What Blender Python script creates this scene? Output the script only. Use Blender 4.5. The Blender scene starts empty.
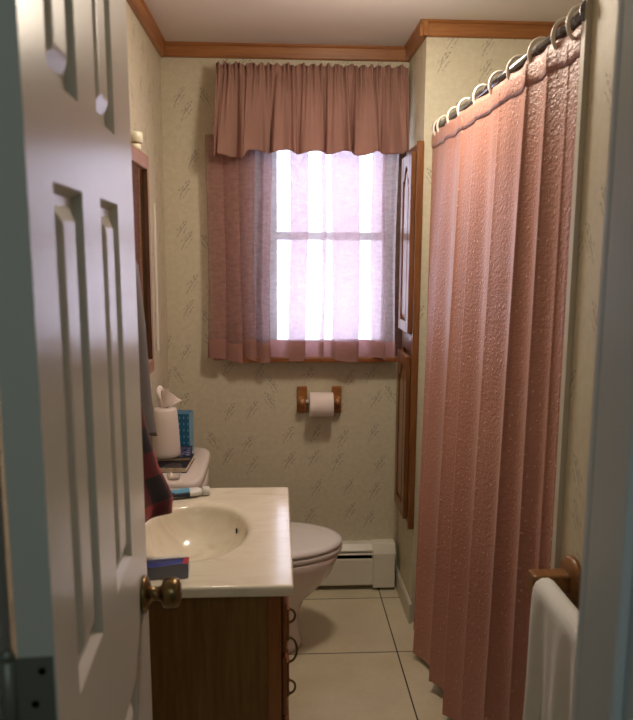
import bpy, bmesh, math, random
from math import sin, cos, pi, radians, exp, sqrt
from mathutils import Vector, Matrix
random.seed(7)
S = bpy.context.scene
COL = S.collection

# ------------------------------------------------------------------ camera
cam_d = bpy.data.cameras.new('camera')
cam = bpy.data.objects.new('camera', cam_d); COL.objects.link(cam)
P, YAW, ROLL = 0.15036, 0.05429, 0.0058
fw = Vector((sin(YAW)*cos(P), cos(YAW)*cos(P), -sin(P)))
rt = Vector((cos(YAW), -sin(YAW), 0)); up = rt.cross(fw)
r2 = rt*cos(ROLL)+up*sin(ROLL); u2 = -rt*sin(ROLL)+up*cos(ROLL)
m = Matrix((r2, u2, -fw)).transposed().to_4x4(); m.translation = (0, 0, 1.5768)
cam.matrix_world = m
cam_d.sensor_fit = 'VERTICAL'; cam_d.sensor_height = 24; cam_d.lens = 24.0
cam_d.clip_start = .02
cam_d.dof.use_dof = True; cam_d.dof.focus_distance = 2.6; cam_d.dof.aperture_fstop = 4.0
S.camera = cam

# ------------------------------------------------------------------ light and exposure
W = bpy.data.worlds.new('overcast_sky'); S.world = W; W.use_nodes = True
bg = W.node_tree.nodes['Background']; bg.inputs[0].default_value = (.86, .90, 1, 1); bg.inputs[1].default_value = 5.4
vs = S.view_settings
vs.view_transform = 'Standard'; vs.look = 'None'; vs.gamma = 1; vs.exposure = 0.13; vs.use_curve_mapping = False

def area(name, loc, rot, sx, sy, power, col):
    d = bpy.data.lights.new(name, 'AREA'); d.shape = 'RECTANGLE'; d.size = sx; d.size_y = sy; d.energy = power; d.color = col
    o = bpy.data.objects.new(name, d); o.location = loc; o.rotation_euler = rot; COL.objects.link(o); return o
# daylight falling through the bathroom window (opening just outside the glass)
area('window_daylight', (.22, 3.50, 1.70), (radians(-90), 0, 0), .75, 1.2, 5.0, (.80, .87, 1))
# hall behind the camera: added cool area fill, stands in for an unseen window
area('hall_fill', (.0, -.7, 2.40), (0, 0, 0), .9, .9, 5.2, (.82, .95, .92))
LAMP_POWER = 11.0; SHADE_POWER = 5.0

# ------------------------------------------------------------------ materials
def srgb(r, g, b):
    f = lambda c: (c/255/12.92 if c/255 <= .04045 else ((c/255+.055)/1.055)**2.4)
    return (f(r), f(g), f(b), 1)
class N:
    def __init__(s, name):
        s.m = bpy.data.materials.new(name); s.m.use_nodes = True; s.t = s.m.node_tree
        s.b = s.t.nodes['Principled BSDF']; s.out = s.t.nodes['Material Output']
    def n(s, typ, **kw):
        x = s.t.nodes.new(typ)
        for k, v in kw.items(): setattr(x, k, v)
        return x
    def l(s, a, b): s.t.links.new(a, b)
    def math(s, op, a, b=None, c=None):
        x = s.n('ShaderNodeMath', operation=op)
        for i, v in enumerate((a, b, c)):
            if v is None: continue
            if isinstance(v, (int, float)): x.inputs[i].default_value = v
            else: s.l(v, x.inputs[i])
        return x.outputs[0]
    def coord(s): return s.n('ShaderNodeTexCoord').outputs['Object']
    def mapping(s, v, scale=(1, 1, 1), rot=(0, 0, 0), loc=(0, 0, 0)):
        x = s.n('ShaderNodeMapping'); x.inputs['Scale'].default_value = scale; x.inputs['Rotation'].default_value = rot
        x.inputs['Location'].default_value = loc; s.l(v, x.inputs['Vector']); return x.outputs[0]
    def noise(s, v, scale, detail=3, rough=.5):
        x = s.n('ShaderNodeTexNoise'); x.inputs['Scale'].default_value = scale; x.inputs['Detail'].default_value = detail
        x.inputs['Roughness'].default_value = rough; s.l(v, x.inputs['Vector']); return x.outputs['Fac']
    def ramp(s, f, stops):
        x = s.n('ShaderNodeValToRGB'); e = x.color_ramp.elements
        while len(e) < len(stops): e.new(.5)
        for el, (p, c) in zip(e, stops): el.position = p; el.color = c
        s.l(f, x.inputs[0]); return x.outputs['Color']
    def mix(s, f, a, b, mode='MIX'):
        x = s.n('ShaderNodeMix', data_type='RGBA', blend_type=mode)
        for i, v in ((0, f), (6, a), (7, b)):
            if isinstance(v, (int, float, tuple)): x.inputs[i].default_value = v
            else: s.l(v, x.inputs[i])
        return x.outputs[2]
    def bump(s, h, strength=.3, dist=.002):
        x = s.n('ShaderNodeBump'); x.inputs['Strength'].default_value = strength; x.inputs['Distance'].default_value = dist
        s.l(h, x.inputs['Height']); s.l(x.outputs[0], s.b.inputs['Normal']); return x.outputs[0]
    def set(s, rough=.5, metal=0, spec=.5, col=None):
        s.b.inputs['Roughness'].default_value = rough; s.b.inputs['Metallic'].default_value = metal
        s.b.inputs['Specular IOR Level'].default_value = spec
        if col is not None:
            if isinstance(col, tuple): s.b.inputs['Base Color'].default_value = col
            else: s.l(col, s.b.inputs['Base Color'])
        return s

def plain(name, rgb, rough=.5, metal=0, spec=.5, var=.06, bump=0, bscale=200):
    k = N(name); c = srgb(*rgb); v = k.coord()
    nz = k.noise(v, 9, 3)
    c2 = tuple(x*(1-var*2) for x in c[:3])+(1,)
    k.set(rough, metal, spec, k.mix(nz, c2, c))
    if bump: k.bump(k.noise(v, bscale, 2), bump, .001)
    return k.m

def wallpaper():
    k = N('sprig_wallpaper'); v = k.coord()
    sx = k.n('ShaderNodeSeparateXYZ'); k.l(v, sx.inputs[0])
    h = k.math('ADD', sx.outputs[0], sx.outputs[1])
    cb = k.n('ShaderNodeCombineXYZ'); k.l(h, cb.inputs[0]); k.l(sx.outputs[2], cb.inputs[1])
    uv = cb.outputs[0]
    wob = k.n('ShaderNodeTexNoise'); wob.inputs['Scale'].default_value = 22; k.l(uv, wob.inputs['Vector'])
    sub = k.n('ShaderNodeVectorMath', operation='SUBTRACT'); k.l(wob.outputs['Color'], sub.inputs[0]); sub.inputs[1].default_value = (.5, .5, .5)
    sc = k.n('ShaderNodeVectorMath', operation='SCALE'); k.l(sub.outputs[0], sc.inputs[0]); sc.inputs['Scale'].default_value = .016
    ad = k.n('ShaderNodeVectorMath', operation='ADD'); k.l(uv, ad.inputs[0]); k.l(sc.outputs[0], ad.inputs[1])
    vo = k.n('ShaderNodeTexVoronoi', voronoi_dimensions='2D'); vo.inputs['Scale'].default_value = 7.2; vo.inputs['Randomness'].default_value = .7
    k.l(ad.outputs[0], vo.inputs['Vector'])
    d = k.n('ShaderNodeVectorMath', operation='SUBTRACT'); k.l(ad.outputs[0], d.inputs[0]); k.l(vo.outputs['Position'], d.inputs[1])
    so = k.n('ShaderNodeSeparateXYZ'); k.l(vo.outputs['Color'], so.inputs[0])
    flip = k.math('SUBTRACT', k.math('MULTIPLY', k.math('GREATER_THAN', so.outputs[0], .22), 2), 1)
    dd = k.n('ShaderNodeSeparateXYZ'); k.l(d.outputs[0], dd.inputs[0])
    lx = k.math('MULTIPLY', dd.outputs[0], flip); ly = dd.outputs[1]
    acc = None
    leaves = [(-.010, -.018, 66, .022, .0026), (.004, .000, 58, .016, .0034), (-.004, .006, 72, .012, .0030), (.014, .016, 52, .011, .0042), (.008, .026, 64, .009, .0036),
              (.012, -.014, 60, .014, .0026), (.022, .000, 40, .007, .0032), (-.018, -.004, 48, .008, .0026), (-.020, -.040, 74, .010, .0022), (.022, .032, 35, .006, .0040), (-.002, -.034, 30, .006, .0022)]
    for (cx, cy, a, A, B) in leaves:
        a = radians(a); X = k.math('SUBTRACT', lx, cx); Y = k.math('SUBTRACT', ly, cy)
        u = k.math('ADD', k.math('MULTIPLY', X, cos(a)/A), k.math('MULTIPLY', Y, sin(a)/A))
        w = k.math('ADD', k.math('MULTIPLY', X, -sin(a)/B), k.math('MULTIPLY', Y, cos(a)/B))
        r = k.math('ADD', k.math('MULTIPLY', u, u), k.math('MULTIPLY', w, w))
        mk = k.math('SUBTRACT', 1.25, r); mk.node.use_clamp = True
        acc = mk if acc is None else k.math('MAXIMUM', acc, mk)
    fade = k.noise(uv, 90, 2); f2 = k.math('MULTIPLY', acc, k.math('MULTIPLY_ADD', fade, 2.6, -.55)); f2.node.use_clamp = True
    f2 = k.math('MULTIPLY', f2, .6)
    tone = k.mix(k.noise(uv, 14, 1), srgb(104, 102, 112), srgb(118, 98, 84))
    mott = k.noise(uv, 45, 4, .65)
    base = k.ramp(mott, [(.3, srgb(200, 192, 166)), (.55, srgb(208, 200, 176)), (.8, srgb(216, 209, 187))])
    k.set(.55, 0, .35, k.mix(f2, base, tone))
    k.bump(k.noise(uv, 260, 2), .15, .0006)
    return k.m

def wood(name, c1, c2, c3, axis='Z', scale=1.0, rough=.38, spec=.5):
    k = N(name); v = k.coord()
    s = {'X': (.9, 14, 14), 'Y': (14, .9, 14), 'Z': (14, 14, .9)}[axis]
    mv = k.mapping(v, tuple(a*scale for a in s))
    n1 = k.noise(mv, 2.2, 5, .6); n2 = k.noise(mv, 14, 3, .7)
    f = k.math('MULTIPLY_ADD', n2, .35, k.math('MULTIPLY', n1, .7))
    k.set(rough, 0, spec, k.ramp(f, [(.3, srgb(*c1)), (.52, srgb(*c2)), (.75, srgb(*c3))]))
    k.bump(n2, .12, .0008)
    return k.m

def fabric_curtain():
    k = N('rose_seersucker'); tc = k.n('ShaderNodeTexCoord'); uv = tc.outputs['UV']; v = tc.outputs['Object']
    vo = k.n('ShaderNodeTexVoronoi', voronoi_dimensions='2D'); vo.inputs['Scale'].default_value = 34; vo.inputs['Randomness'].default_value = .75; k.l(uv, vo.inputs['Vector'])
    dot = k.math('SUBTRACT', .17, vo.outputs['Distance']); dot = k.math('MULTIPLY', dot, 9); dot.node.use_clamp = True
    pick = k.n('ShaderNodeSeparateXYZ'); k.l(vo.outputs['Color'], pick.inputs[0])
    dot = k.math('MULTIPLY', dot, k.math('MULTIPLY', k.math('GREATER_THAN', pick.outputs[0], .35), pick.outputs[1]))
    puck = k.noise(k.mapping(uv, (60, 95, 1)), 1, 3, .6)
    weave = k.noise(k.mapping(uv, (260, 260, 1)), 1, 1)
    col = k.mix(k.noise(uv, 6, 3), srgb(178, 124, 108), srgb(190, 136, 120))
    col = k.mix(k.math('MULTIPLY', dot, .55), col, srgb(236, 190, 172))
    k.set(.42, 0, .45, col)
    k.b.inputs['Sheen Weight'].default_value = .12; k.b.inputs['Sheen Roughness'].default_value = .4
    h = k.math('ADD', k.math('MULTIPLY', puck, .9), k.math('ADD', k.math('MULTIPLY', dot, .5), k.math('MULTIPLY', weave, .15)))
    k.bump(h, .8, .006)
    return k.m

def sheer(name, col, tcol, transp, dif, bscale=70, bstr=.5):
    """thin woven cloth: reflects, glows when lit from behind and lets a little straight light through"""
    k = N(name); tc = k.n('ShaderNodeTexCoord'); v = tc.outputs['Object']
    nz = k.noise(k.mapping(v, (1, 1, 1.8)), bscale, 3, .6)
    b = k.n('ShaderNodeBump'); b.inputs['Strength'].default_value = bstr; b.inputs['Distance'].default_value = .006; k.l(nz, b.inputs['Height'])
    D = k.n('ShaderNodeBsdfDiffuse'); D.inputs[0].default_value = srgb(*col); k.l(b.outputs[0], D.inputs['Normal'])
    T = k.n('ShaderNodeBsdfTranslucent'); T.inputs[0].default_value = srgb(*tcol); k.l(b.outputs[0], T.inputs['Normal'])
    R = k.n('ShaderNodeBsdfTransparent'); R.inputs[0].default_value = srgb(*tcol)
    m1 = k.n('ShaderNodeMixShader'); m1.inputs[0].default_value = 1-dif; k.l(D.outputs[0], m1.inputs[1]); k.l(T.outputs[0], m1.inputs[2])
    m2 = k.n('ShaderNodeMixShader'); k.l(k.math('MULTIPLY_ADD', nz, -.7*transp, transp*1.35), m2.inputs[0]); k.l(m1.outputs[0], m2.inputs[1]); k.l(R.outputs[0], m2.inputs[2])
    k.l(m2.outputs[0], k.out.inputs['Surface'])
    return k.m

def glassmat(name, rough=0.02, tint=(250, 252, 255), gl=.1):
    k = N(name); T = k.n('ShaderNodeBsdfTransparent'); T.inputs[0].default_value = srgb(*tint)
    G = k.n('ShaderNodeBsdfGlossy'); G.inputs['Roughness'].default_value = rough
    fr = k.n('ShaderNodeLayerWeight'); fr.inputs[0].default_value = .5
    f = k.math('MULTIPLY_ADD', k.math('POWER', fr.outputs['Facing'], 4), .6, gl*.2)
    mx = k.n('ShaderNodeMixShader'); k.l(f, mx.inputs[0]); k.l(T.outputs[0], mx.inputs[1]); k.l(G.outputs[0], mx.inputs[2])
    k.l(mx.outputs[0], k.out.inputs['Surface']); return k.m

def tile():
    k = N('cream_floor_tile'); v = k.coord()
    s = k.n('ShaderNodeSeparateXYZ'); k.l(v, s.inputs[0])
    T = .4511
    def dist(o, off):
        a = k.math('ADD', o, -off+T*20); f = k.math('FRACT', k.math('DIVIDE', a, T)); f = k.math('SUBTRACT', f, .5); f = k.math('ABSOLUTE', f)
        return k.math('MULTIPLY', k.math('SUBTRACT', .5, f), T)
    g = k.math('MINIMUM', dist(s.outputs[0], .4723), dist(s.outputs[1], 3.0915))
    mask = k.math('LESS_THAN', g, .0026)
    n = k.noise(v, 5, 5, .6)
    base = k.ramp(n, [(.3, srgb(204, 194, 164)), (.7, srgb(220, 211, 184))])
    base = k.mix(k.math('MULTIPLY', k.noise(v, 60, 3), .25), base, srgb(176, 158, 128))
    k.set(.33, 0, .5, k.mix(mask, base, srgb(58, 50, 42)))
    x = k.n('ShaderNodeMath', operation='SMOOTH_MIN'); k.l(g, x.inputs[0]); x.inputs[1].default_value = .004; x.inputs[2].default_value = .002
    k.bump(k.math('MULTIPLY', x.outputs[0], 100), .4, .004)
    return k.m

def marble():
    k = N('cultured_marble'); v = k.coord()
    w = k.n('ShaderNodeTexNoise'); w.inputs['Scale'].default_value = 5; w.inputs['Detail'].default_value = 5; w.inputs['Distortion'].default_value = 1.6
    k.l(k.mapping(v, (1, 2.4, 1)), w.inputs['Vector'])
    k.set(.16, 0, .5, k.ramp(w.outputs['Fac'], [(.3, srgb(224, 213, 189)), (.5, srgb(237, 229, 208)), (.7, srgb(228, 218, 195))]))
    k.b.inputs['Coat Weight'].default_value = .3; k.b.inputs['Coat Roughness'].default_value = .08
    return k.m

def plaid():
    k = N('buffalo_plaid_flannel'); tc = k.n('ShaderNodeTexCoord'); uv = tc.outputs['UV']
    s = k.n('ShaderNodeSeparateXYZ'); k.l(uv, s.inputs[0])
    a = k.math('GREATER_THAN', k.math('FRACT', k.math('MULTIPLY', s.outputs[0], 8)), .5)
    b = k.math('GREATER_THAN', k.math('FRACT', k.math('MULTIPLY', s.outputs[1], 7)), .5)
    t = k.math('MULTIPLY', k.math('ADD', a, b), .5)
    k.set(.9, 0, .1, k.ramp(t, [(.0, srgb(150, 24, 26)), (.5, srgb(88, 18, 22)), (1, srgb(26, 16, 18))]))
    k.b.inputs['Sheen Weight'].default_value = .3
    k.bump(k.noise(tc.outputs['Object'], 300, 2), .4, .002)
    return k.m

M = {}
M['wall'] = wallpaper()
M['ceil'] = plain('flat_ceiling_paint', (226, 218, 212), .85, 0, .2, .02)
M['crown'] = wood('honey_oak_trim_x', (122, 76, 40), (156, 102, 56), (182, 126, 74), 'X', 1, .35)
M['crown_y'] = wood('honey_oak_trim_y', (122, 76, 40), (156, 102, 56), (182, 126, 74), 'Y', 1, .35)
M['oak'] = wood('oak_cabinet', (86, 50, 26), (122, 78, 42), (148, 100, 60), 'Z', 1.2, .28)
M['oakh'] = wood('oak_holder', (96, 62, 32), (130, 88, 48), (154, 110, 62), 'Y', 1.4, .3)
M['oakx'] = wood('oak_sill', (92, 50, 24), (126, 74, 36), (150, 92, 50), 'X', 1.2, .35)
M['sash'] = wood('window_sash_wood', (66, 44, 38), (84, 58, 48), (98, 70, 58), 'X', 1, .5)
M['vanity'] = wood('vanity_side_panel', (94, 66, 30), (116, 84, 42), (136, 100, 54), 'Z', 2.6, .5, .3)
M['vanityf'] = wood('vanity_front_oak', (92, 50, 20), (130, 76, 32), (152, 94, 44), 'Z', 1.3, .32)
M['door'] = plain('semi_gloss_door_paint', (212, 210, 201), .26, 0, .5, .03, .12, 90)
M['jamb'] = plain('painted_jamb', (214, 222, 226), .4, 0, .5, .02)
M['white'] = plain('white_enamel', (226, 222, 208), .35, 0, .5, .02)
M['corner'] = plain('painted_corner_bead', (208, 202, 186), .5, 0, .4, .03)
M['porc'] = plain('white_porcelain', (226, 214, 206), .12, 0, .6, .01)
M['seatp'] = plain('white_toilet_seat', (226, 222, 218), .14, 0, .6, .01)
M['tub'] = plain('tub_enamel', (226, 220, 208), .18, 0, .5, .01)
M['tile'] = tile()
M['marble'] = marble()
M['curtain'] = fabric_curtain()
M['panel'] = sheer('rose_sheer_cloth', (194, 152, 138), (238, 231, 237), .52, .60, 42, .9)
M['hem'] = sheer('rose_hem_cloth', (192, 148, 136), (190, 150, 154), .10, .6)
M['valance'] = sheer('rose_valance_cloth', (172, 137, 124), (214, 164, 160), .04, .70, 120, .3)
M['chrome'] = plain('chrome', (140, 140, 146), .22, 1, .5, .02)
M['brass'] = plain('antique_brass', (132, 112, 78), .28, 1, .5, .1)
M['steel'] = plain('dull_hinge_steel', (136, 138, 126), .45, .4, .5, .1)
M['darkm'] = plain('dark_metal', (30, 26, 22), .4, .8)
M['ring'] = plain('white_plastic_ring', (236, 226, 214), .3)
M['black'] = plain('hole_shade_black', (14, 13, 12), .8)  # flat black for the shade inside the overflow opening
M['paper'] = plain('tissue_paper', (238, 226, 220), .9, 0, .1, .02, .3, 60)
M['glass'] = glassmat('window_glass')
M['cup'] = glassmat('clear_plastic', .15, (252, 250, 248), .25)
M['mirror'] = plain('mirror_glass', (226, 226, 224), .02, 1, .5, 0)
M['gold'] = plain('gold_edge', (150, 112, 56), .3, .9)
M['pinkwood'] = wood('mirror_frame_wood', (140, 98, 76), (160, 116, 92), (176, 130, 106), 'Z', 1, .3)
M['plaid'] = plaid()
M['grey'] = plain('grey_fleece', (128, 124, 124), .95, 0, .1, .05, .4, 150)
M['towel'] = plain('white_terry', (226, 226, 222), .95, 0, .1, .03, 1.0, 420)
M['capcream'] = plain('cream_plastic', (232, 228, 200), .4)
M['bluebox'] = plain('blue_box_card', (44, 128, 170), .4, 0, .5, .25)
M['blueedge'] = plain('pale_blue_card', (118, 170, 198), .5)
M['tubeblue'] = plain('glossy_blue_tube', (30, 66, 176), .2, 0, .6, .2)
M['tubegrey'] = plain('silver_grey_tube', (142, 140, 152), .3, .2, .5, .1)
M['tubered'] = plain('red_tube_print', (186, 48, 74), .3)
M['tubewhite'] = plain('white_tube', (226, 226, 220), .3)
M['tubesky'] = plain('sky_blue_tube_print', (96, 166, 200), .3)
M['navy'] = plain('navy_print', (34, 38, 66), .4)
M['cover'] = plain('dark_magazine_cover', (40, 40, 52), .3, 0, .5, .2)
M['lilacprint'] = plain('lilac_cover_print', (132, 128, 168), .4)
M['pages'] = plain('cream_page_edges', (226, 208, 178), .8)
M['hallwall'] = plain('hall_paint', (170, 180, 178), .8)
M['grout'] = plain('hall_floor', (120, 104, 84), .6)
k = N('opal_lamp_glass'); k.b.inputs['Emission Color'].default_value = (1, .82, .62, 1); k.b.inputs['Emission Strength'].default_value = 4.0
k.set(.4, 0, .5, srgb(240, 226, 206)); M['opal'] = k.m

# ------------------------------------------------------------------ helpers
def link(name, bm, mat, parent=None, smooth=False, mats=None):
    me = bpy.data.meshes.new(name); bm.to_mesh(me); bm.free()
    for mm in (mats or [mat]): me.materials.append(mm)
    if smooth:
        for p in me.polygons: p.use_smooth = True
    o = bpy.data.objects.new(name, me); COL.objects.link(o)
    if parent is not None: o.parent = parent
    return o
def tag(o, label=None, cat=None, group=None, kind=None):
    if label: o['label'] = label
    if cat: o['category'] = cat
    if group: o['group'] = group
    if kind: o['kind'] = kind
    return o
def empty(name, loc=(0, 0, 0), rz=0, **kw):
    o = bpy.data.objects.new(name, None); COL.objects.link(o); o.location = loc; o.rotation_euler = (0, 0, rz); o.empty_display_size = .05
    return tag(o, **kw)
def box(bm, x0, x1, y0, y1, z0, z1, mi=0):
    vs_ = [bm.verts.new((x, y, z)) for x in (x0, x1) for y in (y0, y1) for z in (z0, z1)]
    for f in ((0, 1, 3, 2), (4, 6, 7, 5), (0, 4, 5, 1), (2, 3, 7, 6), (0, 2, 6, 4), (1, 5, 7, 3)):
        fc = bm.faces.new([vs_[i] for i in f]); fc.material_index = mi
    return bm
def B(*a): return box(bmesh.new(), *a)
def bevel(o, w=.003, seg=2):
    md = o.modifiers.new('bevel', 'BEVEL'); md.width = w; md.segments = seg; md.limit_method = 'ANGLE'; md.angle_limit = radians(40); return o
def sub(o, n=1):
    md = o.modifiers.new('sub', 'SUBSURF'); md.levels = n; md.render_levels = n; return o
def solid(o, t, off=0):
    md = o.modifiers.new('solid', 'SOLIDIFY'); md.thickness = t; md.offset = off; return o
def rings(bm, loops, close=True, cap0=True, cap1=True, mi=0):
    prev = None; first = None
    for lp in loops:
        cur = [bm.verts.new(p) for p in lp]
        if prev:
            n = len(cur)
            for i in range(n if close else n-1):
                f = bm.faces.new((prev[i], prev[(i+1) % n], cur[(i+1) % n], cur[i])); f.material_index = mi
        else: first = cur
        prev = cur
    if cap0 and close: bm.faces.new(list(reversed(first))).material_index = mi
    if cap1 and close: bm.faces.new(prev).material_index = mi
    bmesh.ops.recalc_face_normals(bm, faces=bm.faces)
    return bm
def lathe(bm, prof, c=(0, 0, 0), axis='Z', n=28, cap0=True, cap1=True, sx=1, sy=1, mi=0):
    loops = []
    for (r, t) in prof:
        lp = []
        for i in range(n):
            a = 2*pi*i/n; u, w = r*cos(a)*sx, r*sin(a)*sy
            p = {'Z': (u, w, t), 'X': (t, u, w), 'Y': (u, t, w)}[axis]
            lp.append((c[0]+p[0], c[1]+p[1], c[2]+p[2]))
        loops.append(lp)
    return rings(bm, loops, True, cap0, cap1, mi)
def tube(bm, pts, r, n=10, mi=0, closed=False):
    pts = [Vector(p) for p in pts]; loops = []; N_ = len(pts); up_ = None
    for i, p in enumerate(pts):
        if closed: t = pts[(i+1) % N_]-pts[i-1]
        else: t = pts[min(i+1, N_-1)]-pts[max(i-1, 0)]
        t.normalize()
        if up_ is None: up_ = Vector((0, 0, 1)) if abs(t.z) < .9 else Vector((1, 0, 0))
        s = t.cross(up_).normalized(); up_ = s.cross(t).normalized()
        rr = r[i] if isinstance(r, (list, tuple)) else r
        loops.append([p+(s*cos(2*pi*j/n)+up_*sin(2*pi*j/n))*rr for j in range(n)])
    if closed: loops.append(loops[0]); rings(bm, loops, True, False, False, mi); bmesh.ops.remove_doubles(bm, verts=bm.verts, dist=1e-6)
    else: rings(bm, loops, True, True, True, mi)
    return bm
def superell(cx, cy, a, b, z, n=40, e=2.0, a2=None):
    lp = []
    for i in range(n):
        t = 2*pi*i/n; c, s = cos(t), sin(t)
        aa = a if c >= 0 else (a2 or a)
        lp.append((cx+aa*math.copysign(abs(c)**(2/e), c), cy+b*math.copysign(abs(s)**(2/e), s), z))
    return lp
def grid(bm, fn, nu, nv, uvs=None, mi=0):
    """fn(u,v)->point; uv in 0..1 ; returns verts"""
    uvl = bm.loops.layers.uv.verify()
    V = [[bm.verts.new(fn(i/nu, j/nv)) for j in range(nv+1)] for i in range(nu+1)]
    for i in range(nu):
        for j in range(nv):
            f = bm.faces.new((V[i][j], V[i+1][j], V[i+1][j+1], V[i][j+1])); f.material_index = mi
            for lp, (a, b) in zip(f.loops, ((i, j), (i+1, j), (i+1, j+1), (i, j+1))):
                u, w = a/nu, b/nv
                lp[uvl].uv = uvs(u, w) if uvs else (u, w)
    return V
def crom(P_, t):
    n = len(P_)-1; x = min(max(t, 0), 1)*n; i = min(int(x), n-1); f = x-i
    p0 = P_[max(i-1, 0)]; p1 = P_[i]; p2 = P_[i+1]; p3 = P_[min(i+2, n)]
    return tuple(.5*((2*b)+(-a+c)*f+(2*a-5*b+4*c-d)*f*f+(-a+3*b-3*c+d)*f**3) for a, b, c, d in zip(p0, p1, p2, p3))
def lerp(a, b, t): return a+(b-a)*t
def sstep(a, b, x):
    t = min(max((x-a)/(b-a), 0), 1); return t*t*(3-2*t)

# ------------------------------------------------------------------ room
XL, XR, YB, YA, H = -.4923, .568, 3.2335, 2.866, 2.44
XN, YT, XT = .62, 1.48, 1.36      # near right wall, near end of the tub, wall behind the tub
YD0, YD1 = .60, .72               # the wall that holds the doorway
T = .1
def struct(name, bm, mat, mats=None, smooth=False): return tag(link(name, bm, mat, None, smooth, mats), kind='structure')
struct('floor', B(XL-T, XT+T, YD0, YB+T, -.05, 0), M['tile'])
struct('floor_hall', B(-1.5, 1.5, -1.7, YD0, -.05, 0), M['grout'])
struct('ceiling', B(XL-T, XT+T, YD0, YB+T, H, H+.06), M['ceil'])
struct('ceiling_hall', B(-1.5, 1.5, -1.7, YD0, H, H+.06), M['ceil'])
struct('wall_left', B(XL-T, XL, YD1, YB+T, 0, H), M['wall'])
WX0, WX1, WZ0, WZ1 = -.05, .522, 1.125, 2.10
bm = bmesh.new()
box(bm, XL, WX0, YB, YB+T, 0, H); box(bm, WX1, XT+T, YB, YB+T, 0, H); box(bm, WX0, WX1, YB, YB+T, 0, WZ0); box(bm, WX0, WX1, YB, YB+T, WZ1, H)
struct('wall_back', bm, M['wall'])
struct('wall_right', B(XR, XR+.8, YA, YB, 0, H), M['wall'])
struct('wall_right_near', B(XN, XN+.84, YD1, YT, 0, H), M['wall'])
struct('wall_right_tub', B(XT, XT+T, YT, YA, 0, H), M['wall'])
DX0, DX1, DZ = -.290, .352, 2.12
bm = bmesh.new()
box(bm, -1.5, DX0, YD0, YD1, 0, H); box(bm, DX1, 1.5, YD0, YD1, 0, H); box(bm, DX0, DX1, YD0, YD1, DZ, H)
struct('wall_front', bm, M['wall'])
bm = bmesh.new()
box(bm, -1.6, -1.5, -1.7, YD0, 0, H); box(bm, 1.5, 1.6, -1.7, YD0, 0, H); box(bm, -1.6, 1.6, -1.8, -1.7, 0, H)
struct('wall_hall', bm, M['hallwall'])

# crown mouldings: flat oak boards with a bead
def prism(bm, prof, p0, p1, nrm):
    """profile (out from wall, z) swept from p0 to p1 ; nrm points into the room"""
    nrm = Vector(nrm)
    loops = [[Vector(p)+nrm*a+Vector((0, 0, b)) for a, b in prof] for p in (p0, p1)]
    return rings(bm, loops)
cp = [(0, -.057), (.013, -.057), (.017, -.053), (.020, -.012), (.028, -.006), (.028, 0), (0, 0)]
struct('trim_1', prism(bmesh.new(), cp, (XL, YB, H), (XR, YB, H), (0, -1, 0)), M['crown'])
struct('trim_2', prism(bmesh.new(), cp, (XL, YD1, H), (XL, YB, H), (1, 0, 0)), M['crown_y'])
struct('trim_3', prism(bmesh.new(), cp, (XR, YA-.028, H), (XR, YB, H), (-1, 0, 0)), M['crown_y'])
struct('trim_4', prism(bmesh.new(), cp, (XR-.028, YA, H), (XT, YA, H), (0, -1, 0)), M['crown'])
# caulk line above the crown and thin white bead on the outside corner by the tub
struct('trim_5', B(XN-.012, XN+.004, YT-.008, YT+.012, .0, H-.001), M['corner'])
bp = [(0, 0), (.012, 0), (.012, .07), (.009, .085), (.004, .09), (0, .09)]
struct('baseboard_right', prism(bmesh.new(), bp, (XR, YA-.012, 0), (XR, YB, 0), (-1, 0, 0)), M['corner'])
struct('baseboard_left', prism(bmesh.new(), bp, (XL, YD1, 0), (XL, 1.6, 0), (1, 0, 0)), M['white'])
struct('baseboard_near', prism(bmesh.new(), bp, (XN, YD1, 0), (XN, YT-.01, 0), (-1, 0, 0)), M['white'])

# doorway frame
bm = bmesh.new(); box(bm, DX0, DX0+.009, YD0-.003, YD1+.003, 0, DZ)
box(bm, DX0-.05, DX0-.004, YD1+.003, YD1+.015, 0, DZ+.05); box(bm, DX0-.055, DX0-.002, YD0-.018, YD0-.003, 0, DZ+.05)
bevel(struct('trim_6', bm, M['jamb']), .002)
bm = bmesh.new(); box(bm, .334, DX1, YD0-.003, YD1+.003, 0, DZ)
box(bm, .322, .334, .622, .675, 0, DZ-.02)
box(bm, .334, .395, YD1+.003, YD1+.017, 0, DZ+.05); box(bm, .340, .40, YD0-.018, YD0-.003, 0, DZ+.05)
bevel(struct('trim_7', bm, M['jamb']), .003)
bm = bmesh.new(); box(bm, DX0+.009, .334, YD0-.003, YD1+.003, DZ-.018, DZ); box(bm, DX0+.004, .334, YD1+.003, YD1+.015, DZ, DZ+.05)
bevel(struct('trim_8', bm, M['jamb']), .002)

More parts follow.
